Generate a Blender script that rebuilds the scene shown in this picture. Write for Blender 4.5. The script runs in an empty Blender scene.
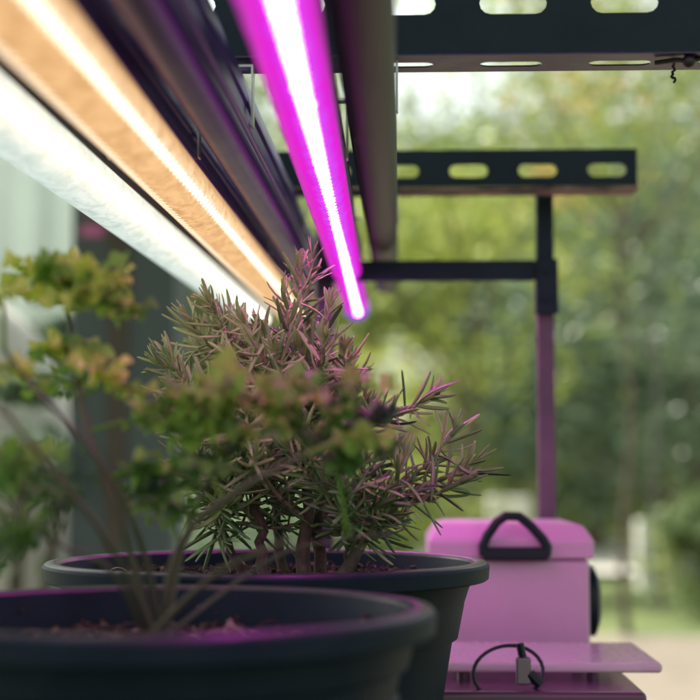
import bpy, math, random
from mathutils import Vector, Matrix, Euler, noise
random.seed(11)
R = math.radians
scene = bpy.context.scene
col = scene.collection
PI = math.pi

# ------------------------------------------------------------------ camera
ZC = 1.10
YAW, PITCH = R(1.96), R(4.82)
cam_d = bpy.data.cameras.new("camera")
cam = bpy.data.objects.new("camera", cam_d)
col.objects.link(cam)
cam.location = (0, 0, ZC)
cam.rotation_euler = (R(90) + PITCH, 0, YAW)
cam_d.sensor_fit = 'HORIZONTAL'
cam_d.sensor_width = 24.0
cam_d.lens = 50.0
cam_d.clip_start = 0.02
cam_d.clip_end = 600
cam_d.dof.use_dof = True
cam_d.dof.focus_distance = 0.98
cam_d.dof.aperture_fstop = 3.4
scene.camera = cam
ROT = Euler((R(90) + PITCH, 0, YAW)).to_matrix()
FPX = 50 / 24 * 700

def at(px, py, Y):
    """world point seen at pixel (px, py) of the 700 px photo, on the plane y = Y"""
    d = ROT @ Vector(((px - 350) / FPX, -(py - 350) / FPX, -1))
    return Vector((0, 0, ZC)) + d * (Y / d.y)

# ------------------------------------------------------------------ materials
def principled(name, base=(.5, .5, .5), rough=.6, metal=0., spec=.5, bump=0., bscale=80., var=0., vscale=8.,
               col2=None, coord='Object', bdist=.002, trans=0., clear=0., detail=6.):
    m = bpy.data.materials.new(name)
    m.use_nodes = True
    nt = m.node_tree
    b = nt.nodes["Principled BSDF"]
    b.inputs["Base Color"].default_value = (*base, 1)
    b.inputs["Roughness"].default_value = rough
    b.inputs["Metallic"].default_value = metal
    b.inputs["Specular IOR Level"].default_value = spec
    tc = nt.nodes.new("ShaderNodeTexCoord")
    if var > 0 or col2:
        n = nt.nodes.new("ShaderNodeTexNoise")
        n.inputs["Scale"].default_value = vscale
        n.inputs["Detail"].default_value = detail
        n.inputs["Roughness"].default_value = .6
        nt.links.new(tc.outputs[coord], n.inputs["Vector"])
        rp = nt.nodes.new("ShaderNodeValToRGB")
        c2 = col2 if col2 else tuple(min(1, c * (1 + var)) for c in base)
        c1 = base if col2 else tuple(c * (1 - var) for c in base)
        rp.color_ramp.elements[0].position = .36
        rp.color_ramp.elements[1].position = .64
        rp.color_ramp.elements[0].color = (*c1, 1)
        rp.color_ramp.elements[1].color = (*c2, 1)
        nt.links.new(n.outputs["Fac"], rp.inputs["Fac"])
        nt.links.new(rp.outputs["Color"], b.inputs["Base Color"])
        mr = nt.nodes.new("ShaderNodeMapRange")
        mr.inputs["To Min"].default_value = max(0.02, rough - .12)
        mr.inputs["To Max"].default_value = min(1, rough + .12)
        nt.links.new(n.outputs["Fac"], mr.inputs["Value"])
        nt.links.new(mr.outputs["Result"], b.inputs["Roughness"])
    if bump > 0:
        n2 = nt.nodes.new("ShaderNodeTexNoise")
        n2.inputs["Scale"].default_value = bscale
        n2.inputs["Detail"].default_value = 8
        nt.links.new(tc.outputs[coord], n2.inputs["Vector"])
        bp = nt.nodes.new("ShaderNodeBump")
        bp.inputs["Strength"].default_value = bump
        bp.inputs["Distance"].default_value = bdist
        nt.links.new(n2.outputs["Fac"], bp.inputs["Height"])
        nt.links.new(bp.outputs["Normal"], b.inputs["Normal"])
    return m

def leaf_mat(name, stops, rough=.5, trans=.35, spec=.4, tcol=None):
    """leaf colours picked per leaf through the mesh attribute rnd"""
    m = bpy.data.materials.new(name)
    m.use_nodes = True
    nt = m.node_tree
    b = nt.nodes["Principled BSDF"]
    at_ = nt.nodes.new("ShaderNodeAttribute")
    at_.attribute_name = "rnd"
    rp = nt.nodes.new("ShaderNodeValToRGB")
    els = rp.color_ramp.elements
    els[0].position, els[0].color = stops[0][0], (*stops[0][1], 1)
    els[1].position, els[1].color = stops[-1][0], (*stops[-1][1], 1)
    for p, c in stops[1:-1]:
        e = els.new(p)
        e.color = (*c, 1)
    nt.links.new(at_.outputs["Fac"], rp.inputs["Fac"])
    nt.links.new(rp.outputs["Color"], b.inputs["Base Color"])
    b.inputs["Roughness"].default_value = rough
    b.inputs["Specular IOR Level"].default_value = spec
    tr = nt.nodes.new("ShaderNodeBsdfTranslucent")
    mx = nt.nodes.new("ShaderNodeMixShader")
    mx.inputs[0].default_value = trans
    nt.links.new(rp.outputs["Color"], tr.inputs["Color"])
    nt.links.new(b.outputs[0], mx.inputs[1])
    nt.links.new(tr.outputs[0], mx.inputs[2])
    nt.links.new(mx.outputs[0], nt.nodes["Material Output"].inputs["Surface"])
    return m

# ------------------------------------------------------------------ mesh helper
class MB:
    def __init__(s):
        s.v, s.f, s.r = [], [], []
    def add(s, vs, fs, rnd=0.):
        o = len(s.v)
        s.v += [tuple(v) for v in vs]
        s.f += [tuple(i + o for i in f) for f in fs]
        s.r += [rnd] * len(vs)
    def box(s, lo, hi, mat=None):
        x0, y0, z0 = lo; x1, y1, z1 = hi
        vs = [Vector(p) for p in ((x0,y0,z0),(x1,y0,z0),(x1,y1,z0),(x0,y1,z0),(x0,y0,z1),(x1,y0,z1),(x1,y1,z1),(x0,y1,z1))]
        if mat is not None: vs = [mat @ v for v in vs]
        s.add(vs, [(0,3,2,1),(4,5,6,7),(0,1,5,4),(1,2,6,5),(2,3,7,6),(3,0,4,7)])
    def tube(s, pts, rads, n=8, rnd=0., cap=True):
        pts = [Vector(p) for p in pts]
        if not hasattr(rads, '__len__'): rads = [rads] * len(pts)
        t = (pts[1] - pts[0]).normalized()
        up = Vector((0, 0, 1)) if abs(t.z) < .9 else Vector((1, 0, 0))
        u = t.cross(up).normalized()
        vs, fs = [], []
        for i, p in enumerate(pts):
            a = pts[max(0, i - 1)]; b = pts[min(len(pts) - 1, i + 1)]
            t = (b - a).normalized()
            u = (u - t * u.dot(t)).normalized()
            w = t.cross(u)
            for k in range(n):
                an = 2 * PI * k / n
                vs.append(p + (u * math.cos(an) + w * math.sin(an)) * rads[i])
        for i in range(len(pts) - 1):
            for k in range(n):
                k2 = (k + 1) % n
                fs.append((i*n + k, i*n + k2, (i+1)*n + k2, (i+1)*n + k))
        if cap:
            fs.append(tuple(range(n - 1, -1, -1)))
            fs.append(tuple((len(pts) - 1) * n + k for k in range(n)))
        s.add(vs, fs, rnd)
    def lathe(s, prof, n=96, c=(0, 0, 0), wob=0.):
        vs, fs = [], []
        for (r, z) in prof:
            for k in range(n):
                a = 2 * PI * k / n
                rr = r * (1 + wob * math.sin(2 * a + 1) + wob * .5 * math.sin(3 * a))
                vs.append((c[0] + rr * math.cos(a), c[1] + rr * math.sin(a), c[2] + z))
        for i in range(len(prof) - 1):
            for k in range(n):
                k2 = (k + 1) % n
                fs.append((i*n + k, i*n + k2, (i+1)*n + k2, (i+1)*n + k))
        s.add(vs, fs)
    def prism(s, poly, y0, y1):
        """closed 2-D outline (x, z) extruded along y"""
        n = len(poly)
        vs = [(p[0], y0, p[1]) for p in poly] + [(p[0], y1, p[1]) for p in poly]
        fs = [(k, (k+1) % n, n + (k+1) % n, n + k) for k in range(n)]
        fs.append(tuple(range(n - 1, -1, -1))); fs.append(tuple(range(n, 2 * n)))
        s.add(vs, fs)
    def build(s, name, mat, parent=None, smooth=False, bevel=0., seg=2, angle=40):
        me = bpy.data.meshes.new(name)
        me.from_pydata(s.v, [], s.f)
        me.update()
        a = me.attributes.new("rnd", 'FLOAT', 'POINT')
        a.data.foreach_set("value", s.r)
        me.materials.append(mat)
        if smooth:
            me.polygons.foreach_set("use_smooth", [True] * len(me.polygons))
        import bmesh
        bm = bmesh.new(); bm.from_mesh(me)
        if len(s.f) < 60000:
            bmesh.ops.recalc_face_normals(bm, faces=bm.faces)
        if smooth and angle:
            for e in bm.edges:
                if len(e.link_faces) == 2 and e.calc_face_angle(0) > R(angle):
                    e.smooth = False
        bm.to_mesh(me); bm.free()
        o = bpy.data.objects.new(name, me)
        col.objects.link(o)
        if parent: o.parent = parent
        if bevel > 0:
            md = o.modifiers.new("bevel", 'BEVEL')
            md.width = bevel; md.segments = seg; md.limit_method = 'ANGLE'; md.angle_limit = R(35)
            md.harden_normals = True
            me.polygons.foreach_set("use_smooth", [True] * len(me.polygons))
        return o

def tag(o, label=None, cat=None, group=None, kind=None):
    if label: o["label"] = label
    if cat: o["category"] = cat
    if group: o["group"] = group
    if kind: o["kind"] = kind
    return o

def empty(name, loc=(0, 0, 0), rz=0):
    o = bpy.data.objects.new(name, None)
    col.objects.link(o)
    o.location = loc; o.rotation_euler = (0, 0, rz); o.empty_display_size = .05
    return o

def bez(p0, p1, p2, n):
    return [p0.lerp(p1, t).lerp(p1.lerp(p2, t), t) for t in [i / (n - 1) for i in range(n)]]

def ball(mb, c, r, n=6, sx=1, sz=1, rnd=0.):
    vs, fs = [], []
    m = n * 2
    for i in range(n + 1):
        th = PI * i / n
        for k in range(m):
            a = 2 * PI * k / m
            vs.append((c[0] + r * sx * math.sin(th) * math.cos(a), c[1] + r * math.sin(th) * math.sin(a), c[2] + r * sz * math.cos(th)))
    for i in range(n):
        for k in range(m):
            k2 = (k + 1) % m
            fs.append((i*m + k, (i+1)*m + k, (i+1)*m + k2, i*m + k2))
    mb.add(vs, fs, rnd)

# ------------------------------------------------------------------ world and sun
SUN_EL, SUN_AZ = R(50), R(-48)         # sun direction: azimuth measured clockwise from +Y
w = bpy.data.worlds.new("World")
scene.world = w
w.use_nodes = True
nt = w.node_tree
bg = nt.nodes["Background"]
sky = nt.nodes.new("ShaderNodeTexSky")
sky.sky_type = 'NISHITA'
sky.sun_disc = False
sky.sun_elevation = SUN_EL
sky.sun_rotation = SUN_AZ
sky.dust_density = 4.0
sky.air_density = 1.2
hs = nt.nodes.new("ShaderNodeHueSaturation")
hs.inputs["Saturation"].default_value = .32
nt.links.new(sky.outputs[0], hs.inputs["Color"])
mul = nt.nodes.new("ShaderNodeMix"); mul.data_type = 'RGBA'; mul.blend_type = 'MULTIPLY'
mul.inputs["Factor"].default_value = 1
mul.inputs["B"].default_value = (.96, 1.0, .93, 1)
nt.links.new(hs.outputs[0], mul.inputs["A"])
nt.links.new(mul.outputs["Result"], bg.inputs["Color"])
bg.inputs["Strength"].default_value = .15
sd = bpy.data.lights.new("sun", 'SUN')
sd.energy = 5.0
sd.angle = R(.6)
sd.color = (1, .95, .86)
so = bpy.data.objects.new("sun", sd)
col.objects.link(so)
sv = Vector((math.sin(SUN_AZ) * math.cos(SUN_EL), math.cos(SUN_AZ) * math.cos(SUN_EL), math.sin(SUN_EL)))
so.rotation_euler = sv.to_track_quat('Z', 'Y').to_euler()
so.location = (0, 0, 8)

# ------------------------------------------------------------------ ground
def ground_material():
    m = principled("lawn", (.07, .11, .025), .9, var=0, col2=(.13, .16, .04), vscale=1.2, bump=.6, bscale=40, bdist=.03)
    return m
g = MB()
N = 60
xs = [-1 + 2 * i / N for i in range(N + 1)]
def gw(t): return math.copysign(abs(t) ** 2.2, t) * 220
vs, fs = [], []
for j, b in enumerate(xs):
    for i, a in enumerate(xs):
        x, y = gw(a), gw(b) + 20
        vs.append((x, y, .05 * noise.noise(Vector((x * .15, y * .15, 0))) - .06))
for j in range(N):
    for i in range(N):
        fs.append((j*(N+1)+i, j*(N+1)+i+1, (j+1)*(N+1)+i+1, (j+1)*(N+1)+i))
g.add(vs, fs)
tag(g.build("lawn", ground_material(), smooth=True, angle=0), kind='structure')

def sheet(name, mat, outline, z, sub=1):
    m = MB()
    n = len(outline)
    m.add([(x, y, z) for x, y in outline], [tuple(range(n))])
    return tag(m.build(name, mat), kind='structure')
sand = principled("pale sandy gravel", (.14, .115, .085), .9, col2=(.22, .18, .135), vscale=5, bump=.5, bscale=60, bdist=.01)
sheet("sandy_path", sand, [(-4, -3), (2.6, -3), (3.6, 8.9), (2.8, 9.6), (1.4, 9.9), (-1, 10.1), (-4, 10)], .03)
pale = principled("pale concrete", (.6, .57, .5), .85, col2=(.7, .67, .6), vscale=2, bump=.3, bscale=50)
sheet("garden_path", pale, [(-9, 17.2), (14, 14.6), (14, 21.2), (-9, 23.4)], .034)

# ------------------------------------------------------------------ garden trees and shrubs
bark = principled("bark", (.08, .065, .045), .9, col2=(.14, .11, .08), vscale=9, bump=.8, bscale=25, bdist=.02)
bark_grey = principled("grey bark", (.10, .10, .085), .9, col2=(.16, .15, .13), vscale=9, bump=.8, bscale=25, bdist=.02)
lm_mid = leaf_mat("mid green leaves", [(0, (.08, .135, .065)), (.5, (.18, .25, .09)), (.85, (.34, .38, .12)), (1, (.52, .5, .2))], .38, .45)
lm_dark = leaf_mat("dark green leaves", [(0, (.08, .14, .095)), (.6, (.15, .22, .14)), (1, (.27, .33, .18))], .38, .35)
lm_yel = leaf_mat("yellow green leaves", [(0, (.18, .25, .06)), (.5, (.34, .40, .08)), (.9, (.52, .52, .13)), (1, (.65, .52, .18))], .45, .4)
lm_aut = leaf_mat("orange tinged leaves", [(0, (.08, .12, .03)), (.6, (.22, .22, .05)), (.8, (.6, .34, .09)), (1, (.8, .5, .25))], .45, .4)

def leaf_quad(mb, c, s, rnd, rng, aspect=.5):
    d = Vector((rng.gauss(0, 1), rng.gauss(0, 1), rng.gauss(0, .7))).normalized()
    u = d.cross(Vector((rng.gauss(0, 1), rng.gauss(0, 1), rng.gauss(0, 1)))).normalized()
    n = d.cross(u)
    mb.add([c - d * s * .5, c + u * s * aspect * .5 + n * s * .06, c + d * s * .5 - n * s * .05, c - u * s * aspect * .5 + n * s * .06],
           [(0, 1, 2, 3)], rnd)

def crown(mb, centre, rad, nclump, nleaf, size, rng, spread=.32):
    for k in range(nclump):
        while True:
            p = Vector((rng.uniform(-1, 1), rng.uniform(-1, 1), rng.uniform(-1, 1)))
            if .25 < p.length < 1: break
        cc = centre + Vector((p.x * rad[0], p.y * rad[1], p.z * rad[2]))
        cs = rng.uniform(.45, 1.25) * spread * min(rad) * .8
        tone = rng.random()
        for i in range(nleaf):
            q = cc + Vector((rng.gauss(0, cs), rng.gauss(0, cs), rng.gauss(0, cs * .6)))
            leaf_quad(mb, q, size * rng.uniform(.6, 1.4), min(1, max(0, tone * .6 + rng.random() * .4)), rng)

def tree(px, Y, height, cw, trunk_r, lm, label, name="garden_tree", base=.28, nclump=70, nleaf=110, size=.1, seed=0, bk=None, lean=0.):
    rng = random.Random(seed * 17 + 3)
    p = at(px, 430, Y)
    t = empty(name, (p.x, Y, 0))
    tag(t, label, "tree", "trees in the garden behind the plants")
    zt = height * .5
    tr = MB()
    pts = [Vector((lean * (z / zt) ** 1.5 + .04 * math.sin(z * 3 + seed), .03 * math.cos(z * 2.3), z - .1)) for z in [zt * i / 9 for i in range(10)]]
    tr.tube(pts, [trunk_r * (1.25 if i == 0 else 1) * (1 - .085 * i) for i in range(10)], 10)
    tr.build("trunk", bk or bark, t, smooth=True)
    lb = MB()
    for k in range(9):
        z0 = height * rng.uniform(base, .45)
        a = rng.uniform(0, 2 * PI)
        r = cw * rng.uniform(.5, .85)
        p0 = Vector((lean * (z0 / zt) ** 1.5, 0, z0 - .1))
        p2 = Vector((p0.x + r * math.cos(a), r * math.sin(a), z0 + height * rng.uniform(.08, .25)))
        p1 = (p0 + p2) / 2 + Vector((0, 0, -.08 * height * .3))
        lb.tube(bez(p0, p1, p2, 6), [trunk_r * .45 * (1 - .15 * i) for i in range(6)], 6)
    lb.build("limbs", bk or bark, t, smooth=True)
    cr = MB()
    zc = height * (base + 1) / 2
    crown(cr, Vector((lean, 0, zc)), (cw, cw, height * (1 - base) / 2), nclump, nleaf, size, rng)
    cr.build("crown", lm, t)
    return t

def shrub(px, Y, wd, ht, lm, label, seed=0, nclump=26, nleaf=110, size=.07, name="garden_shrub"):
    rng = random.Random(seed * 31 + 5)
    p = at(px, 430, Y)
    t = empty(name, (p.x, Y, 0))
    tag(t, label, "shrub", "shrubs along the lawn")
    st = MB()
    for k in range(7):
        a = rng.uniform(0, 2 * PI)
        st.tube(bez(Vector((0, 0, -.08)), Vector((.2 * wd * math.cos(a), .2 * wd * math.sin(a), ht * .4)),
                    Vector((.6 * wd * math.cos(a), .6 * wd * math.sin(a), ht * .8)), 5), [.02, .017, .013, .01, .006], 5)
    st.build("stems", bark, t, smooth=True)
    cr = MB()
    crown(cr, Vector((0, 0, ht * .52)), (wd, wd * .8, ht * .5), nclump, nleaf, size, rng, .4)
    cr.build("foliage", lm, t)
    return t

tree(470, 15, 7.4, 2.0, .06, lm_yel, "airy yellow green tree behind the horizontal slotted beam", base=.16, nclump=31, nleaf=137, size=0.15, seed=1)
tree(655, 12.5, 7.6, 1.7, .032, lm_mid, "slim grey trunked tree at the right edge of the lawn", base=.28, nclump=25, nleaf=102, seed=2, bk=bark_grey)
tree(626, 9.8, 6.4, 1.1, .030, lm_aut, "thin brown trunked young tree right of the pink box", base=.40, nclump=16, nleaf=76, size=.085, seed=3)
tree(600, 21, 6.0, 2.3, .1, lm_dark, "broad dark green tree furthest right of the upright post", base=.1, nclump=55, nleaf=229, size=0.15, seed=4)
tree(700, 18, 5.2, 2.0, .1, lm_dark, "dark green tree behind the slim grey trunk", base=.1, nclump=41, nleaf=206, size=0.15, seed=5)
tree(400, 21, 6.6, 2.0, .1, lm_yel, "yellow green tree seen between the lamps and the post", base=.12, nclump=41, nleaf=160, size=0.15, seed=6)
tree(300, 23, 8.0, 2.6, .1, lm_mid, "tall green tree behind the magenta lamp", base=.14, nclump=41, nleaf=183, size=0.2, seed=7)
tree(520, 27, 9.5, 3.0, .12, lm_mid, "tall green tree far behind the upright post", base=.1, nclump=47, nleaf=160, size=0.2, seed=8)
tree(215, 24, 6.5, 2.6, .1, lm_dark, "dark tree right behind the grey pillar", base=.08, nclump=41, nleaf=229, size=0.2, seed=9)
tree(60, 26, 7.0, 3.0, .12, lm_mid, "green tree behind the pale curtain", base=.1, nclump=41, nleaf=229, size=0.2, seed=10)
tree(790, 26, 10, 3.4, .12, lm_mid, "large green tree past the right edge of the lawn", base=.1, nclump=55, nleaf=183, size=0.2, seed=11)
tree(660, 34, 11, 4.2, .14, lm_aut, "far tree with orange tinged leaves in the upper right", base=.06, nclump=61, nleaf=183, size=0.2, seed=12)
tree(430, 36, 9.5, 4.6, .14, lm_dark, "farthest dark tree behind the slotted beam", base=.04, nclump=61, nleaf=206, size=0.2, seed=13)

tree(560, 40, 10.5, 5.5, .14, lm_mid, "tallest distant tree filling the gap above the tie bar", base=.03, nclump=90, nleaf=230, size=.26, seed=14)
tree(760, 42, 10, 5.5, .14, lm_dark, "distant dark tree beyond the upper right corner", base=.03, nclump=90, nleaf=230, size=.26, seed=15)
tree(380, 44, 10, 5.5, .14, lm_mid, "distant green tree behind the bronze unlit lamp", base=.03, nclump=90, nleaf=230, size=.26, seed=16)

lm_pale = leaf_mat("pale leaves of the bright patches", [(0, (.45, .5, .38)), (1, (.8, .8, .7))], .6, .4)  # pale foliage put in for a bright gap between the trees
tree(408, 17, 2.75, .34, .03, lm_pale, "small pale tree added as a bright sky patch just right of the magenta lamp's end", base=.55, nclump=16, nleaf=70, size=.09, seed=21)
tree(500, 30, 7.2, 1.1, .07, lm_pale, "far whitish tree added as a bright patch above the slotted rear beam", base=.72, nclump=16, nleaf=60, size=.16, seed=22)

shr = [(385, 14, 1.0, 1.35, lm_yel, "bright yellow green shrub left of the pink box"),
       (470, 22.5, 1.2, 1.5, lm_yel, "low yellowish shrub behind the pink box"),
       (520, 13.5, .45, .62, lm_mid, "small green shrub at the foot of the upright post"),
       (590, 22.5, 1.3, 1.5, lm_yel, "round bright shrub behind the thin brown trunk"),
       (665, 24, 1.3, 1.6, lm_yel, "yellowish shrub behind the slim grey trunk"),
       (705, 11.5, .4, .95, lm_mid, "leafy shrub cut by the right edge"),
       (330, 14, 1.0, 1.2, lm_mid, "green shrub behind the rosemary"),
       (240, 10, .8, 1.0, lm_dark, "dark shrub right of the grey pillar"),
       (12, 3.5, .22, 1.38, lm_dark, "dark green shrub at the left edge before the pale curtain"),
       (44, 5.0, .15, 2.0, lm_dark, "slender dark plant against the pale curtain"),
       (10, 5.6, .2, 2.1, lm_mid, "slim green plant against the pale curtain, cut by the left edge"),
       (440, 25, 2.4, 2.6, lm_yel, "long bright hedge shrub on the far side of the lawn"),
       (620, 26, 2.6, 2.5, lm_yel, "far bright hedge shrub behind the two thin trunks"),
       (745, 24, 2.2, 1.8, lm_mid, "far green hedge shrub beyond the right edge"),
       (270, 25, 2.2, 2.0, lm_dark, "far dark hedge shrub behind the rosemary")]
for i, (px, Y, a, b, lm, lab) in enumerate(shr):
    shrub(px, Y, a, b, lm, lab, seed=i + 1, nclump=14 if a < .3 else 34)

# pale low wall pieces glimpsed low on the right
white_wall = principled("white render", (.74, .72, .66), .8, col2=(.62, .6, .54), vscale=3)
def low_wall(x0, x1, Y, h, label):
    a = at(x0, 500, Y); b = at(x1, 500, Y)
    m = MB()
    m.box((a.x, Y - .15, -.1), (b.x, Y + .15, h))
    t = m.build("low_wall", white_wall, bevel=.02)
    tag(t, label, "wall", "low white walls in the garden")
low_wall(636, 690, 15, .62, "low white wall between the two thin tree trunks and the right edge")
low_wall(488, 530, 17, .82, "white wall block behind the top of the pink box")

# ------------------------------------------------------------------ left: pillar and pale wall
slate = principled("slate painted concrete", (.07, .098, .108), .6, col2=(.08, .11, .12), vscale=3, bump=.2, bscale=30)
brownstrip = principled("brown weathered strip", (.075, .065, .055), .7, col2=(.09, .075, .06), vscale=6)
pt = at(121, 430, 3.5)
pil = empty("pillar", (pt.x, 3.5, 0))
tag(pil, "dark grey square pillar with a brown strip behind the left herb", "pillar")
m = MB(); m.box((-.127, 0, -.05), (.127, .25, 2.9)); m.build("shaft", slate, pil, bevel=.008)
m = MB(); m.box((-.035, -.006, 0), (.015, .001, 2.88)); m.build("cover_strip", brownstrip, pil, bevel=.002)
pinkp = principled("pink gleam colour", (.62, .12, .4), .4, col2=(.7, .2, .45), vscale=30)  # pink gleam on the pillar, put in as coloured plates
stk = empty("gleam", (0, 0, 0))
tag(stk, "small pink gleam high on the dark pillar, put in as two plates", "gleam")
for (x0, y0, x1, y1) in ((84, 203, 95, 213), (81, 225, 104, 236)):
    a = at(x0, y1, 3.495); b = at(x1, y0, 3.495)
    m = MB(); m.box((a.x, 3.4955, a.z), (b.x, 3.4995, b.z)); m.build("gleam_plate", pinkp, stk, bevel=.001)

cw_mat = principled("pale curtain fabric", (.5, .56, .53), .8, col2=(.6, .64, .6), vscale=3)
nt = cw_mat.node_tree
trn = nt.nodes.new("ShaderNodeBsdfTranslucent"); trn.inputs[0].default_value = (.66, .72, .68, 1)
mxn = nt.nodes.new("ShaderNodeMixShader"); mxn.inputs[0].default_value = .45
nt.links.new(nt.nodes["Principled BSDF"].outputs[0], mxn.inputs[1]); nt.links.new(trn.outputs[0], mxn.inputs[2])
nt.links.new(mxn.outputs[0], nt.nodes["Material Output"].inputs["Surface"])
cwt = empty("curtain", (at(20, 430, 6.4).x, 6.4, 0))
tag(cwt, "pale hanging curtain in vertical folds at the far left", "curtain")
m = MB()
vs, fs = [], []
nx = 120
for j in range(2):
    for i in range(nx + 1):
        x = -1.6 + 2.15 * i / nx
        vs.append((x, .018 * math.sin(x * 34) + .015 * math.sin(x * 11 + 1), (.0, 3.4)[j]))
for i in range(nx):
    fs.append((i, i + 1, nx + 2 + i, nx + 1 + i))
m.add(vs, fs)
cu = m.build("fabric", cw_mat, cwt, smooth=True, angle=0)
sm = cu.modifiers.new("thickness", 'SOLIDIFY'); sm.thickness = .004
m = MB(); m.tube([(-1.65, 0, 3.42), (.6, 0, 3.42)], .02, 10); m.build("rail", bark_grey, cwt, smooth=True)

# pale cloth over a low heap
m = MB()
c0 = at(14, 330, 4.0)
vs, fs = [], []
n1, n2 = 24, 24
for j in range(n2 + 1):
    for i in range(n1 + 1):
        u, v = i / n1 * 2 - 1, j / n2 * 2 - 1
        r = min(1, math.hypot(u, v))
        h = (1 - r ** 2.6)
        z = (c0.z + .12) * (h ** .45 if h > 0 else 0) * (1 - .22 * (u + .2)) + .02 * noise.noise(Vector((u * 4, v * 4, 0)))
        vs.append((c0.x + u * .36, 4.0 + v * .3, z))
for j in range(n2):
    for i in range(n1):
        fs.append((j*(n1+1)+i, j*(n1+1)+i+1, (j+1)*(n1+1)+i+1, (j+1)*(n1+1)+i))
m.add(vs, fs)
cl = m.build("draped_cover", white_wall, smooth=True, angle=0)
sm = cl.modifiers.new("thickness", 'SOLIDIFY'); sm.thickness = .006
tag(cl, "off white cover draped over a heap behind the left herb", "cover")

# unseen roof added over the pillar to keep the work table in the shade
rf = empty("shade_roof", (0, 0, 2.9))
tag(rf, "unseen roof of pale boards added to shade the work table", "roof")
shade_roofm = principled("added shade roof boards", (.3, .28, .25), .8, col2=(.4, .37, .33), vscale=6)
m = MB(); m.box((-3.2, -.5, .05), (2.6, 3.75, .13)); m.build("shade_deck", shade_roofm, rf, bevel=.01)
for k in range(6):
    m = MB(); m.box((-3.0 + k * 1.08, -.5, -.06), (-2.93 + k * 1.08, 3.7, .048)); m.build("shade_rafter", brownstrip, rf, bevel=.004)

# ------------------------------------------------------------------ table
TZ = .75
wood = principled("weathered table boards", (.1, .075, .055), .7, col2=(.16, .12, .09), vscale=12, bump=.4, bscale=60)
tb = empty("table", (-.1, 1.0, 0))
tag(tb, "low wooden work table carrying the plant pots and the box", "table")
for k in range(9):
    m = MB(); m.box((-.62, -.68 + k * .153, TZ - .03), (.42, -.68 + k * .153 + .148, TZ)); m.build("board", wood, tb, bevel=.003)
for sx in (-.55, .35):
    for sy in (-.6, .6):
        m = MB(); m.box((sx - .03, sy - .03, -.02), (sx + .03, sy + .03, TZ - .031)); m.build("leg", wood, tb, bevel=.003)

# ------------------------------------------------------------------ pots
pot_mat = principled("black nursery pot plastic", (.005, .014, .023), .55, col2=(.010, .021, .031), vscale=25, bump=.2, bscale=300, bdist=.0006, spec=.12)
rim_dust = principled("dusty black rim plastic", (.010, .016, .025), .34, col2=(.028, .029, .038), vscale=60, bump=.25, bscale=400, bdist=.0006)
soil_mat = principled("potting soil", (.035, .02, .016), .95, col2=(.08, .05, .038), vscale=90, bump=1, bscale=250, bdist=.004)
crumb_mat = leaf_mat("soil crumbs and bark bits", [(0, (.03, .018, .016)), (.75, (.05, .032, .027)), (.97, (.24, .17, .13)), (1, (.55, .5, .42))], .9, 0)

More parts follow.
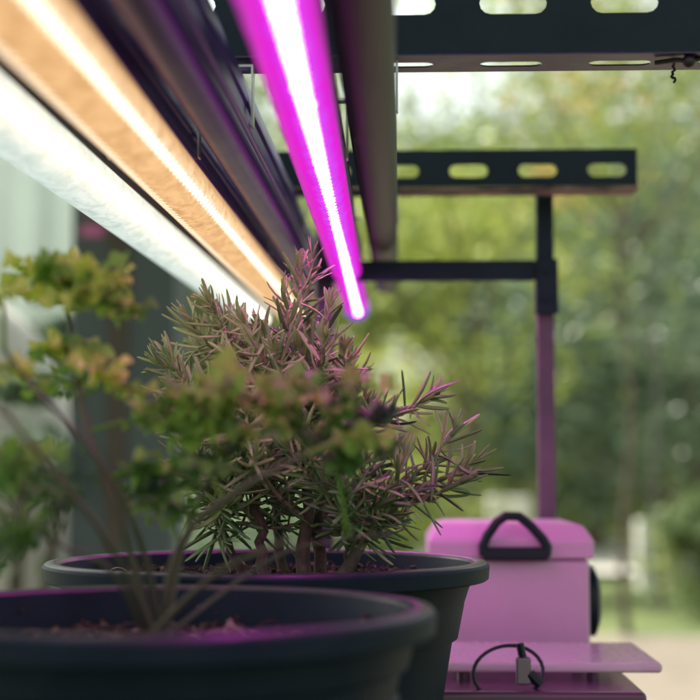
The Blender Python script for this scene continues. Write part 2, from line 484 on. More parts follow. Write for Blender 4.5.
def pot(X, Y, rimz, ro, rb_top, rb_bot, label, soil_depth, seed):
    H = rimz - TZ
    t = empty("plant_pot", (X, Y, TZ))
    tag(t, label, "plant pot", "black plastic plant pots")
    m = MB()
    ri = ro - .011
    prof = [(0.001, .004), (rb_bot - .012, .004), (rb_bot, 0), (rb_bot + .002, .004)]
    def rad(z): return rb_bot + (rb_top - rb_bot) * z / H
    zs = [.02, .05, .08, .11, .14, .165]
    for z in zs:
        prof += [(rad(z), z), (rad(z) + .0009, z + .001), (rad(z) + .0009, z + .003), (rad(z), z + .004)]
    z = H - .05; prof += [(rad(z), z), (rad(z) + .0025, z + .002), (rad(z) + .003, z + .008), (rad(z) + .0012, z + .01)]
    z = H - .0285; prof += [(rad(z) + .001, z), (rad(z) + .0045, z + .002), (rad(H) + .005, H - .0115)]
    prof += [(ro - .0015, H - .0115), (ro, H - .0105), (ro + .0006, H - .002), (ro - .001, H - .0002)]
    body = prof
    m.lathe(body, 128, wob=.0015)
    m.build("body", pot_mat, t, smooth=True, angle=30)
    m = MB()
    m.lathe([(ro - .0008, H - .0004), (ro - .002, H + .0006), (ri + .004, H + .0012), (ri + .0012, H + .0006), (ri, H - .0015)], 128, wob=.0015)
    m.build("rim", rim_dust, t, smooth=True, angle=50)
    m = MB(); m.lathe([(ri + .0002, H - .0014), (ri - .003, H - .012), (ri - .006, H - .03), (ri - .01, H - .05)], 128, wob=.0015)
    m.build("inner_wall", pot_mat, t, smooth=True, angle=50)
    # the soil in the pot
    rng = random.Random(seed)
    s = MB()
    n, rings = 96, 22
    vs, fs = [(0, 0, H - soil_depth)], []
    for i in range(1, rings + 1):
        for k in range(n):
            a = 2 * PI * k / n
            r = (ri - .0035) * i / rings
            x, y = r * math.cos(a), r * math.sin(a)
            z = H - soil_depth + .004 * noise.noise(Vector((x * 30, y * 30, seed))) + .0035 * noise.noise(Vector((x * 110, y * 110, seed)))
            vs.append((x, y, z))
    for k in range(n): fs.append((0, 1 + k, 1 + (k + 1) % n))
    for i in range(rings - 1):
        for k in range(n):
            k2 = (k + 1) % n
            fs.append((1 + i*n + k, 1 + (i+1)*n + k, 1 + (i+1)*n + k2, 1 + i*n + k2))
    s.add(vs, fs)
    so_ = s.build("soil", soil_mat, t, smooth=True, angle=0)
    c = MB()
    for k in range(1500):
        a = rng.uniform(0, 2 * PI); r = (ri - .008) * math.sqrt(rng.random())
        x, y = r * math.cos(a), r * math.sin(a)
        sz = rng.uniform(.0005, .0017) * (1.8 if rng.random() < .05 else 1)
        mt = Matrix.Translation((x, y, H - soil_depth + .004 * noise.noise(Vector((x * 30, y * 30, seed))) + sz * .6)) @ Euler((rng.uniform(0, 6), rng.uniform(0, 6), rng.uniform(0, 6))).to_matrix().to_4x4()
        o = len(c.v)
        c.box((-sz * rng.uniform(.8, 1.8), -sz, -sz * .6), (sz * rng.uniform(.8, 1.6), sz * .9, sz * .6), mt)
        rv = rng.random() ** 1.5
        for q in range(o, len(c.v)): c.r[q] = rv
    for k in range(90):       # stray straws and dead needles
        a = rng.uniform(0, 2 * PI); r = (ri - .02) * math.sqrt(rng.random())
        x, y = r * math.cos(a), r * math.sin(a); an = rng.uniform(0, 2 * PI); L = rng.uniform(.006, .018)
        z = H - soil_depth + .003
        c.tube(bez(Vector((x, y, z)), Vector((x + L * .5 * math.cos(an), y + L * .5 * math.sin(an), z + L * .4)), Vector((x + L * math.cos(an), y + L * math.sin(an), z + .001)), 5), [.0005] * 5, 4, rnd=rng.uniform(.4, 1))
    for k in range(45):      # specks of soil stuck to the inner wall
        a = rng.uniform(0, 2 * PI); z = H - rng.uniform(.002, soil_depth)
        r = ri - .0012 - (H - z) * .25
        sz = rng.uniform(.0004, .0010)
        o = len(c.v)
        c.box((-sz, -sz, -sz), (sz, sz, sz), Matrix.Translation((r * math.cos(a), r * math.sin(a), z)) @ Euler((a, rng.uniform(0, 6), a)).to_matrix().to_4x4())
        for q in range(o, len(c.v)): c.r[q] = rng.random()
    cr = c.build("crumbs", crumb_mat, so_)
    return t, H

P1 = Vector((-.0905, 1.0, ZC - .0600))
P2 = Vector((-.118, .70, ZC - .0640))
pot(P1.x, P1.y, P1.z, .150, .1335, .088, "black plastic pot with a wide lip holding the rosemary", .012, 4)
pot(P2.x, P2.y, P2.z, .1345, .1205, .085, "blurred black plastic pot in the foreground holding the leafy herb", .0225, 9)

# ------------------------------------------------------------------ rosemary
rose_leaf = leaf_mat("rosemary needles", [(0, (.06, .12, .055)), (.4, (.19, .30, .12)), (.7, (.36, .48, .19)), (1, (.55, .62, .33))], .4, .15, .5)
rose_stem = principled("woody rosemary stem", (.055, .04, .03), .85, col2=(.13, .095, .07), vscale=120, bump=.7, bscale=500, bdist=.001)
rose_twig = principled("pale green rosemary twig", (.2, .19, .11), .7, col2=(.28, .25, .16), vscale=120, bump=.4, bscale=500, bdist=.0006)

def needle(mb, base, d, nrm, L, wd, bend, rng, rnd):
    """narrow leaf with rolled edges: closed, 7 stations, 6 around"""
    d = d.normalized(); nrm = (nrm - d * nrm.dot(d)).normalized(); side = d.cross(nrm)
    st = [0, .08, .25, .5, .78, .95, 1]
    wp = [.35, .72, .95, 1, .9, .66, .25]
    vs, fs = [], []
    sb = rng.gauss(0, .13)
    for t, q in zip(st, wp):
        c = base + d * L * t + nrm * (bend * L * t * t) + side * (sb * L * t * t)
        hw = wd * .5 * q
        vs += [c + side * hw - nrm * hw * .45, c + side * hw * .62 + nrm * hw * .28, c + nrm * hw * .08, c - side * hw * .62 + nrm * hw * .28, c - side * hw - nrm * hw * .45, c - nrm * hw * .2]
    for i in range(len(st) - 1):
        for k in range(6):
            k2 = (k + 1) % 6
            fs.append((i*6 + k, i*6 + k2, (i+1)*6 + k2, (i+1)*6 + k))
    mb.add(vs, fs, rnd)

rose = empty("rosemary_plant", (P1.x, P1.y, P1.z - .011))
tag(rose, "bushy rosemary with narrow needle leaves touched by magenta light", "rosemary")
RO = rose.location.copy()
rng = random.Random(77)
wood_mb = MB(); twig_mb = MB()
leaf_mb = MB()
def shoot(p0, p1, p2, r0, r1, start=.25, L=.021, density=1., tone=.5, woody=False):
    length = (p2 - p0).length * 1.08
    n = 22
    pts = bez(p0, p1, p2, n)
    for i in range(1, n - 1):
        pts[i] = pts[i] + Vector((rng.gauss(0, .0006), rng.gauss(0, .0006), rng.gauss(0, .0006)))
    rads = [r0 + (r1 - r0) * i / (n - 1) for i in range(n)]
    (wood_mb if woody else twig_mb).tube([p - RO for p in pts], rads, 7)
    s = start * length
    ang = rng.uniform(0, PI)
    while s < length:
        t = min(.999, s / length) * (n - 1)
        i = int(t); p = pts[i].lerp(pts[min(n - 1, i + 1)], t - i)
        tg = (pts[min(n - 1, i + 1)] - pts[max(0, i - 1)]).normalized()
        u = tg.cross(Vector((.3, .2, 1))).normalized(); v = tg.cross(u)
        ft = s / length
        ang += PI / 2 + rng.gauss(0, .35)
        for k in range(2 if rng.random() < .8 else 3):
            a = ang + k * PI + rng.gauss(0, .25)
            rad = u * math.cos(a) + v * math.sin(a)
            open_ = 1.0 - .62 * max(0, (ft - .72) / .28) + rng.gauss(0, .16)   # tips close up
            d = tg * math.cos(open_) + rad * math.sin(open_)
            nr = tg * math.sin(open_) - rad * math.cos(open_)
            LL = L * rng.uniform(.65, 1.25) * (1 - .45 * max(0, (ft - .8) / .2)) * (.7 + .3 * min(1, ft * 3))
            bend = rng.gauss(.06, .24)
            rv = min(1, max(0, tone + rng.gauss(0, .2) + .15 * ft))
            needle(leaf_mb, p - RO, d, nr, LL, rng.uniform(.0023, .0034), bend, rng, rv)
            if rng.random() < .22:      # small axillary tuft
                for q in range(3):
                    d2 = (d + Vector((rng.gauss(0, .35), rng.gauss(0, .35), rng.gauss(0, .35)))).normalized()
                    needle(leaf_mb, p - RO, d2, nr, LL * .5, .0017, .1, rng, min(1, rv + .15))
        s += rng.uniform(.0038, .0060) / density
    for q in range(6):                  # tip tuft
        tg = (pts[-1] - pts[-2]).normalized()
        d = (tg + Vector((rng.gauss(0, .28), rng.gauss(0, .28), rng.gauss(0, .28)))).normalized()
        needle(leaf_mb, pts[-1] - RO, d, Vector((0, 0, 1)) if abs(d.z) < .9 else Vector((1, 0, 0)), L * rng.uniform(.4, .65), .0018, .05, rng, min(1, tone + .25))

base = Vector((P1.x, P1.y, P1.z - .016))
def tip(px, py, Y): return at(px, py, Y)
mains = []
# woody stems: from the soil at (px) up to a fork
for (bx, by, fx, fy, fY, r) in ((262, .98, 235, 430, .98, .0042), (300, .97, 300, 400, .985, .0055), (322, .99, 345, 430, 1.0, .0048),
                               (335, .96, 380, 490, .97, .0052), (285, 1.03, 270, 380, 1.04, .004), (250, 1.0, 205, 470, .99, .0036),
                               (345, 1.02, 330, 470, 1.05, .0036), (352, .985, 345, 500, .96, .003)):
    b = at(bx, 556, by); b.z = P1.z - .016
    f = at(fx, fy, fY)
    mid = b.lerp(f, .5) + Vector((rng.uniform(-.02, .02), rng.uniform(-.01, .01), .005))
    pts = bez(b, mid, f, 16)
    pts = [p + Vector((rng.gauss(0, .0009), rng.gauss(0, .0009), 0)) for p in pts]
    wood_mb.tube([p - RO for p in pts], [r * (1 - .045 * i) for i in range(16)], 9)
    mains.append((pts, r))
# shoots: (tip px, tip py, depth) - the tips that draw the outline, then fillers
tips = [(300, 262, 1.0), (312, 255, 1.01), (285, 290, .97), (212, 288, .97), (222, 300, 1.0), (190, 318, .985), (170, 340, .96), (158, 350, 1.0),
        (175, 372, .97), (180, 392, .95), (243, 305, .95), (262, 318, .96), (330, 300, .97), (345, 330, .96), (350, 352, .98), (325, 335, .93), (300, 345, .95),
        (275, 350, .93), (232, 345, .94), (205, 370, .93), (245, 400, .91), (215, 440, .93), (190, 420, .96), (255, 455, .92),
        (432, 385, .97), (390, 400, .95), (455, 425, .98), (473, 446, .96), (462, 468, .95), (405, 455, .95), (388, 480, .93),
        (365, 440, .92), (340, 420, .92), (318, 440, .91), (290, 430, .92), (360, 505, .93), (395, 512, .96), (345, 480, .91),
        (225, 500, .94), (195, 475, .95), (222, 528, .97), (310, 320, 1.03), (275, 330, 1.05),
        (245, 345, 1.05), (335, 365, 1.05), (370, 400, 1.04), (210, 400, 1.04), (300, 390, 1.03), (255, 410, 1.03), (330, 450, 1.05), (225, 460, 1.03), (385, 440, 1.03)]
tips = tips + [(rng.uniform(190, 385), rng.uniform(340, 455), rng.uniform(.93, 1.08)) for _ in range(26)]
tips = tips + [(rng.uniform(205, 405), rng.uniform(480, 515), rng.uniform(.95, 1.06)) for _ in range(4)]
for (tx, ty, tY) in tips:
    t = at(tx, ty, tY)
    best = None
    for pts, r in mains:
        for i in range(5, 16):
            dd = (pts[i] - t).length + max(0, pts[i].z - t.z + .03) * .8
            dd = abs(dd - .075) + rng.uniform(0, .025)
            if best is None or dd < best[0]: best = (dd, pts[i], r * (1 - .045 * i))
    p0 = best[1]
    v = t - p0
    rightish = tx > 400
    mid = p0 + v * .5 + Vector((v.x * .12, v.y * .12, -.012 if not rightish else -.010)) 
    up = rng.uniform(-.014, .0)
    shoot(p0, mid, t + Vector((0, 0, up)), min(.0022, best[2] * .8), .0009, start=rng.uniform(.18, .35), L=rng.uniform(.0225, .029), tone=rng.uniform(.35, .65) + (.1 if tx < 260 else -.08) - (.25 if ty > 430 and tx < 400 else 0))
# drooping tips under the right branch
for (a, b) in (((432, 455), (438, 502)), ((400, 480), (412, 520)), ((455, 462), (470, 478)), ((380, 500), (400, 520))):
    p = at(a[0], a[1], .96); q = at(b[0], b[1], .95)
    needle(leaf_mb, p - RO, (q - p), Vector((0, -1, .2)), (q - p).length, .0028, .12, rng, .35)
wood_mb.build("woody_stems", rose_stem, rose, smooth=True)
twig_mb.build("twigs", rose_twig, rose, smooth=True)
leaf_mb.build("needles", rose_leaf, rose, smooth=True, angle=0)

# ------------------------------------------------------------------ foreground herb
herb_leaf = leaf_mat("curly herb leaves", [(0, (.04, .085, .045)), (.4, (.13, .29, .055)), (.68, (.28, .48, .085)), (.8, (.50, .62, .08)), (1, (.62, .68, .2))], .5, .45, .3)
herb_stem = principled("herb stems", (.035, .06, .025), .55, col2=(.08, .075, .04), vscale=30)
herb = empty("herb_plant", (P2.x, P2.y, P2.z - .012))
tag(herb, "blurred leafy herb with curly yellow green leaves in the foreground pot", "herb plant")
HO = herb.location.copy()
hr = random.Random(5)
def leaflet(mb, c, d, nrm, S, rnd):
    d = d.normalized(); nrm = (nrm - d * nrm.dot(d)).normalized(); s_ = d.cross(nrm)
    nt_, nr_ = 36, 5
    ph = hr.uniform(0, 6); amp = hr.uniform(.2, .38); lob = hr.choice((5, 6, 7))
    vs, fs = [c - d * S * .05], []
    for i in range(1, nr_ + 1):
        for k in range(nt_ + 1):
            a = (-1 + 2 * k / nt_) * R(150)
            rr = S * i / nr_ * (.62 + .28 * math.cos(a * .8)) * (1 + .2 * abs(math.sin(a * lob * .5 + ph)) * i / nr_ - .1)
            z = S * (amp * math.sin(a * 4.5 + ph) * (i / nr_) ** 2 - .28 * (i / nr_) ** 2 * abs(math.sin(a * .5)))
            vs.append(c + d * rr * math.cos(a) + s_ * rr * math.sin(a) + nrm * z)
    W = nt_ + 1
    for k in range(nt_): fs.append((0, 1 + k, 2 + k))
    for i in range(nr_ - 1):
        for k in range(nt_):
            fs.append((1 + i*W + k, 1 + (i+1)*W + k, 2 + (i+1)*W + k, 2 + i*W + k))
    mb.add(vs, fs, rnd)
HSTEMS = []
def herb_stem_(pix, r):
    """main stem through pixels (px, py, depth), rooted at the crown of the plant"""
    b0 = Vector((P2.x + hr.uniform(-.006, .006), P2.y + hr.uniform(-.008, .008), P2.z - .018))
    P = [b0] + [at(*q) for q in pix]
    pts = []
    for i in range(len(P) - 1):
        pm, p0, p1, pn = P[max(0, i - 1)], P[i], P[i + 1], P[min(len(P) - 1, i + 2)]
        for k in range(8):
            t = k / 8
            pts.append(.5 * ((2 * p0) + (p1 - pm) * t + (2 * pm - 5 * p0 + 4 * p1 - pn) * t * t + (3 * p0 - pm - 3 * p1 + pn) * t ** 3))
    pts.append(P[-1])
    n = len(pts)
    st = MB(); st.tube([p - HO for p in pts], [r * (.85 - .4 * i / n) * (1 + .12 * math.sin(i * 1.7)) for i in range(n)], 9)
    so2 = st.build("stalk", herb_stem, herb, smooth=True)
    HSTEMS.append((pts, so2, r))
for pix, r in (([(120, 520, .70), (85, 420, .70), (72, 335, .72), (62, 285, .72)], .0024),
               ([(140, 540, .69), (95, 455, .67), (40, 395, .66), (4, 350, .66)], .0022),
               ([(180, 545, .70), (240, 490, .69), (305, 455, .68)], .0030),
               ([(215, 575, .68), (290, 540, .64)], .0022),
               ([(190, 520, .74), (240, 440, .73), (300, 405, .72), (345, 400, .72)], .0020),
               ([(110, 545, .66), (60, 480, .64), (0, 405, .62)], .0021),
               ([(110, 570, .66), (50, 540, .65), (12, 500, .65)], .0016),
               ([(270, 560, .74), (340, 540, .74), (395, 533, .75)], .0014)):
    herb_stem_(pix, r)
def herb_leaf_at(tx, ty, Y, S, tone, nl=5):
    t = at(tx, ty, Y)
    best = None
    for pts, o_, r in HSTEMS:
        n = len(pts)
        for i in range(n // 3, n):
            dd = (pts[i] - t).length + (.03 if pts[i].z > t.z + .01 else 0)
            if best is None or dd < best[0]: best = (dd, pts[i], o_)
    p0 = best[1]
    lf = MB()
    mid = p0.lerp(t, .55) + Vector((0, 0, .1 * (p0 - t).length))
    pts = bez(p0, mid, t, 7)
    lf.tube([p - HO for p in pts], [.0013 - .00008 * i for i in range(7)], 6, rnd=.5)
    for k in range(nl):
        a = 2 * PI * k / nl + hr.uniform(-.4, .4)
        off = Vector((math.cos(a), math.sin(a) * .8, hr.uniform(-.2, .6))).normalized()
        p = t + off * S * hr.uniform(.35, 1.05) + Vector((0, 0, hr.uniform(-.5, .35) * S))
        lf.tube(bez(pts[-2] - HO, (t + p) / 2 - HO + Vector((0, 0, -.002)), p - HO, 5), [.0009, .0008, .0007, .0006, .0005], 5, rnd=.5)
        up = Vector((hr.gauss(0, .5), hr.gauss(-.35, .45), 1)).normalized()
        leaflet(lf, p - HO, off + Vector((0, 0, hr.uniform(-.5, .3))), up, S * hr.uniform(.6, 1.15), min(.98 if tx < 145 else .66, max(0, tone + hr.gauss(0, .17))))  # left leaves keep brighter tones, daylight on them put into the colour
    lf.build("leaf", herb_leaf, best[2], smooth=True, angle=0)

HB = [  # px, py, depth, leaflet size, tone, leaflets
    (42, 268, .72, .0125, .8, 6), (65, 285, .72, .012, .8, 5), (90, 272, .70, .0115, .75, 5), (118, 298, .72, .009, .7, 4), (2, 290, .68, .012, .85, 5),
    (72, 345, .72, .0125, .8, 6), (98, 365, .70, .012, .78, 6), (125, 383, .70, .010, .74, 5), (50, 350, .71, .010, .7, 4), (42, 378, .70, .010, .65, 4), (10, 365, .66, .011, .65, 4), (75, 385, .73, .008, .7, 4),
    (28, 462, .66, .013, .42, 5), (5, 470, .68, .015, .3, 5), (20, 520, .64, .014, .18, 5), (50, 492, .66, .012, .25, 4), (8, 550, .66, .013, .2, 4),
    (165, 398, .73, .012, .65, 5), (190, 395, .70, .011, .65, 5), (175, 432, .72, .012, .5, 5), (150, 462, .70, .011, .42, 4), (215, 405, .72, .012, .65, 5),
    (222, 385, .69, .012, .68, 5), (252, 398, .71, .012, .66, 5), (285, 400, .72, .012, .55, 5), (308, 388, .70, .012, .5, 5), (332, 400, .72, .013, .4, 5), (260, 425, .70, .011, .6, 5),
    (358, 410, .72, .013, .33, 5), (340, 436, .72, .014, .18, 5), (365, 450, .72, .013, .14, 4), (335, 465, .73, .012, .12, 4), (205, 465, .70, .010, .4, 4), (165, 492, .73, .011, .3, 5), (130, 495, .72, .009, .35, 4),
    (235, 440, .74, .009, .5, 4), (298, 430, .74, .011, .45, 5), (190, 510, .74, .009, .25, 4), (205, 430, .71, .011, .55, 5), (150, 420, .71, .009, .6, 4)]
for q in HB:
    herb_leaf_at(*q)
for k in range(5):
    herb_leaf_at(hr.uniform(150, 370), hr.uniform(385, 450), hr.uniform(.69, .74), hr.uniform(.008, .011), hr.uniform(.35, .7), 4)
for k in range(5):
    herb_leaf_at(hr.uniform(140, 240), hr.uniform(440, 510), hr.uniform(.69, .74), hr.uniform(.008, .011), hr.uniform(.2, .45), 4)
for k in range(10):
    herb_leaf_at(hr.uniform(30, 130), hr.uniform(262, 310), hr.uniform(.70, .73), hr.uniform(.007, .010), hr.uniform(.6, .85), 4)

# ------------------------------------------------------------------ slotted steel rack
paint = principled("dark slate enamelled steel", (.009, .019, .032), .55, col2=(.016, .029, .044), vscale=18, bump=.25, bscale=120, bdist=.0008, spec=.2)
paint_purple_lit = principled("scuffed steel with purple lamp light painted in", (.03, .018, .062), .4, col2=(.07, .045, .10), vscale=35, bump=.25, bscale=150, bdist=.0006, metal=.3)  # purple light from the lamps put into the flange and post colour
lit_edge = principled("beam edge with lamp light painted in", (.03, .02, .03), .7, col2=(.42, .27, .23), vscale=22)  # pinkish lamp light along the rear lip, painted as mottled colour
SL = math.tan(R(1.69))      # the rack leans: its beams and lamps rise slightly to the rear
rack = empty("steel_rack", (0, 1.2, TZ))
tag(rack, "dark slotted steel rack with two perforated beams above the plants", "rack")
RK = Vector((0, 1.2, TZ))

def slot_plate(mb, x0, x1, v0, v1, sv0, sv1, slots, mapf, th=.002):
    """plate in (u, v) with rounded slots, of thickness th, mapped through mapf(u, v, w)"""
    us = [x0]
    K = 6
    def cell(quad):
        o = []
        for w_ in (0, th):
            o += [mapf(u, v, w_) for (u, v) in quad]
        n = len(quad)
        fs = [tuple(range(n - 1, -1, -1)), tuple(range(n, 2 * n))] + [(k, (k + 1) % n, n + (k + 1) % n, n + k) for k in range(n)]
        mb.add(o, fs)
    cell([(x0, v0), (x1, v0), (x1, sv0), (x0, sv0)])
    cell([(x0, sv1), (x1, sv1), (x1, v1), (x0, v1)])
    prev = x0
    rr = (sv1 - sv0) / 2; vm = (sv0 + sv1) / 2
    for (a, b) in slots:
        # web between slots, with rounded ends bitten out
        la = [(prev, sv0)] if prev == x0 else []
        poly = []
        if prev == x0: poly += [(x0, sv1), (x0, sv0)]
        else: poly += [(prev - rr + rr * math.cos(t), vm + rr * math.sin(t)) for t in [PI/2 - PI * k / K for k in range(K + 1)]]
        poly += [(a + rr - rr * math.cos(t), vm + rr * math.sin(t)) for t in [-PI/2 + PI * k / K for k in range(K + 1)]]
        # split into strips to stay convex
        if prev == x0: left = [(x0, vm + rr * math.sin(PI/2 - PI * k / K)) for k in range(K + 1)]
        else: left = poly[:K + 1]
        right = [(a + rr - rr * math.cos(PI/2 - PI * k / K), vm + rr * math.sin(PI/2 - PI * k / K)) for k in range(K + 1)]
        for k in range(K):
            cell([left[k], left[k + 1], right[k + 1], right[k]])
        prev = b
    left = [(prev - rr + rr * math.cos(PI/2 - PI * k / K), vm + rr * math.sin(PI/2 - PI * k / K)) for k in range(K + 1)]
    right = [(x1, p[1]) for p in left]
    for k in range(K): cell([left[k], left[k + 1], right[k + 1], right[k]])

HB_ = ZC + .2345            # underside of the beams
def slots_for(x0, x1, first, pitch, ln):
    s = []
    x = first
    while x - pitch > x0 + .03: x -= pitch
    while x + ln < x1 - .005:
        if x > x0 + .01: s.append((x, x + ln))
        x += pitch
    return s
# near beam, y = .90
yn = .90
def ux(px, Y): return at(px, 430, Y).x
sl = slots_for(-.62, .62, ux(482, yn), .0692, .042)
m = MB()
slot_plate(m, -.62, .62, HB_ - .0004, HB_ + .062, HB_ + .0245, HB_ + .0385, sl, lambda u, v, w_: Vector((u, yn + w_, v)) - RK)
m.build("front_beam", paint, rack)
m = MB()
sl2 = slots_for(-.62, .62, ux(481, yn + .03), .0692, .040)
slot_plate(m, -.62, .62, yn - .0005, yn + .042, yn + .017, yn + .0295, sl2, lambda u, v, w_: Vector((u, v, HB_ - .0015 + w_)) - RK, th=.001)
m.build("beam_flange", paint_purple_lit, rack)
# far beam, y = 1.407
yf = 1.407
xe = ux(640, yf)
sl = slots_for(ux(205, yf), xe, ux(590, yf), .0668, .0375)
m = MB()
xw = ux(205, yf)
slot_plate(m, xw, xe, HB_ + .001, HB_ + .037, HB_ + .010, HB_ + .0225, sl, lambda u, v, w_: Vector((u, yf + w_, v)) - RK)
m.build("rear_beam", paint, rack)
m = MB(); m.box((xw, yf - .0005 - 1.2, HB_ - .0015 - TZ), (xe + .002, yf + .045 - 1.2, HB_ + .0005 - TZ)); m.build("rear_flange", lit_edge, rack, bevel=.0006)
# posts
def post(x, y, z0=None, z1=None, w_=.017, name="post", mt=None):
    z1 = z1 or HB_ - .0018
    z0 = TZ - y * SL
    m = MB(); m.box((x - w_/2, y - w_/2 - 1.2, z0 - TZ + .001), (x + w_/2, y + w_/2 - 1.2, z1 - TZ)); return m.build(name, mt or paint_purple_lit, rack, bevel=.0015)
yp = 1.47
xp = ux(546, yp)
def zt_of(py, Y): return at(500, py, Y).z - Y * SL
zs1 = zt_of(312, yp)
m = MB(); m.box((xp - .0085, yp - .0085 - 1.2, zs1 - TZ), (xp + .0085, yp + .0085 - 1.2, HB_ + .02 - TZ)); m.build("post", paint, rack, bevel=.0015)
lilac = principled("post steel with pink lamp light painted in", (.09, .045, .09), .4, col2=(.15, .075, .14), vscale=20)  # lamps' pink light on the lower post, painted into its colour
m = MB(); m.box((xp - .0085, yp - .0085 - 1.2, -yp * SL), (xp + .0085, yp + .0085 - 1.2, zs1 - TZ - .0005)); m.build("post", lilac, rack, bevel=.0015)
post(ux(325, yp), yp)
post(.55, .925); post(-.57, .925)
# tie bar and its corner bracket
zb = zt_of(273, yp)
m = MB(); m.box((ux(318, yp), yp - .0215 - 1.2, zb - .0102 - TZ), (xp - .0118, yp - .0105 - 1.2, zb + .0102 - TZ)); m.build("tie_bar", paint, rack, bevel=.0015)
m = MB(); zt_ = zt_of(262, yp); z2_ = zt_of(316, yp)
m.box((xp - .0112, yp - .0235 - 1.2, z2_ - TZ), (xp + .0112, yp - .0092 - 1.2, zt_ - TZ)); m.build("corner_bracket", paint, rack, bevel=.0012)
for zz in (zb, (z2_ + zb) / 2 - .006):
    m = MB(); m.tube([(xp, yp - .0225 - 1.2, zz - TZ), (xp, yp - .027 - 1.2, zz - TZ)], .004, 6); m.build("bolt", paint, rack)

# a wire twist hanging from the near beam
m = MB()
q = [at(666, 60, .93), at(672, 63, .925), at(674, 70, .925), at(671, 77, .922), at(676, 79, .925), at(672, 85, .925)]
q = [Vector(a_).lerp(Vector(b_), t_) + Vector((.0006 * math.sin(9 * t_ + i_), 0, 0)) for i_, (a_, b_) in enumerate(zip(q[:-1], q[1:])) for t_ in (0, .3, .6)]
m.tube(q, .0009, 6); m.tube([at(655, 63, .905), at(676, 60, .90), at(690, 61, .90), at(702, 58, .905)], .0016, 6)
ball(m, at(689, 61, .899), .0042)
w_o = m.build("wire_tie", principled("old wire", (.03, .02, .025), .5), smooth=True)
tag(w_o, "twisted dark wire hanging under the slotted front beam", "wire")

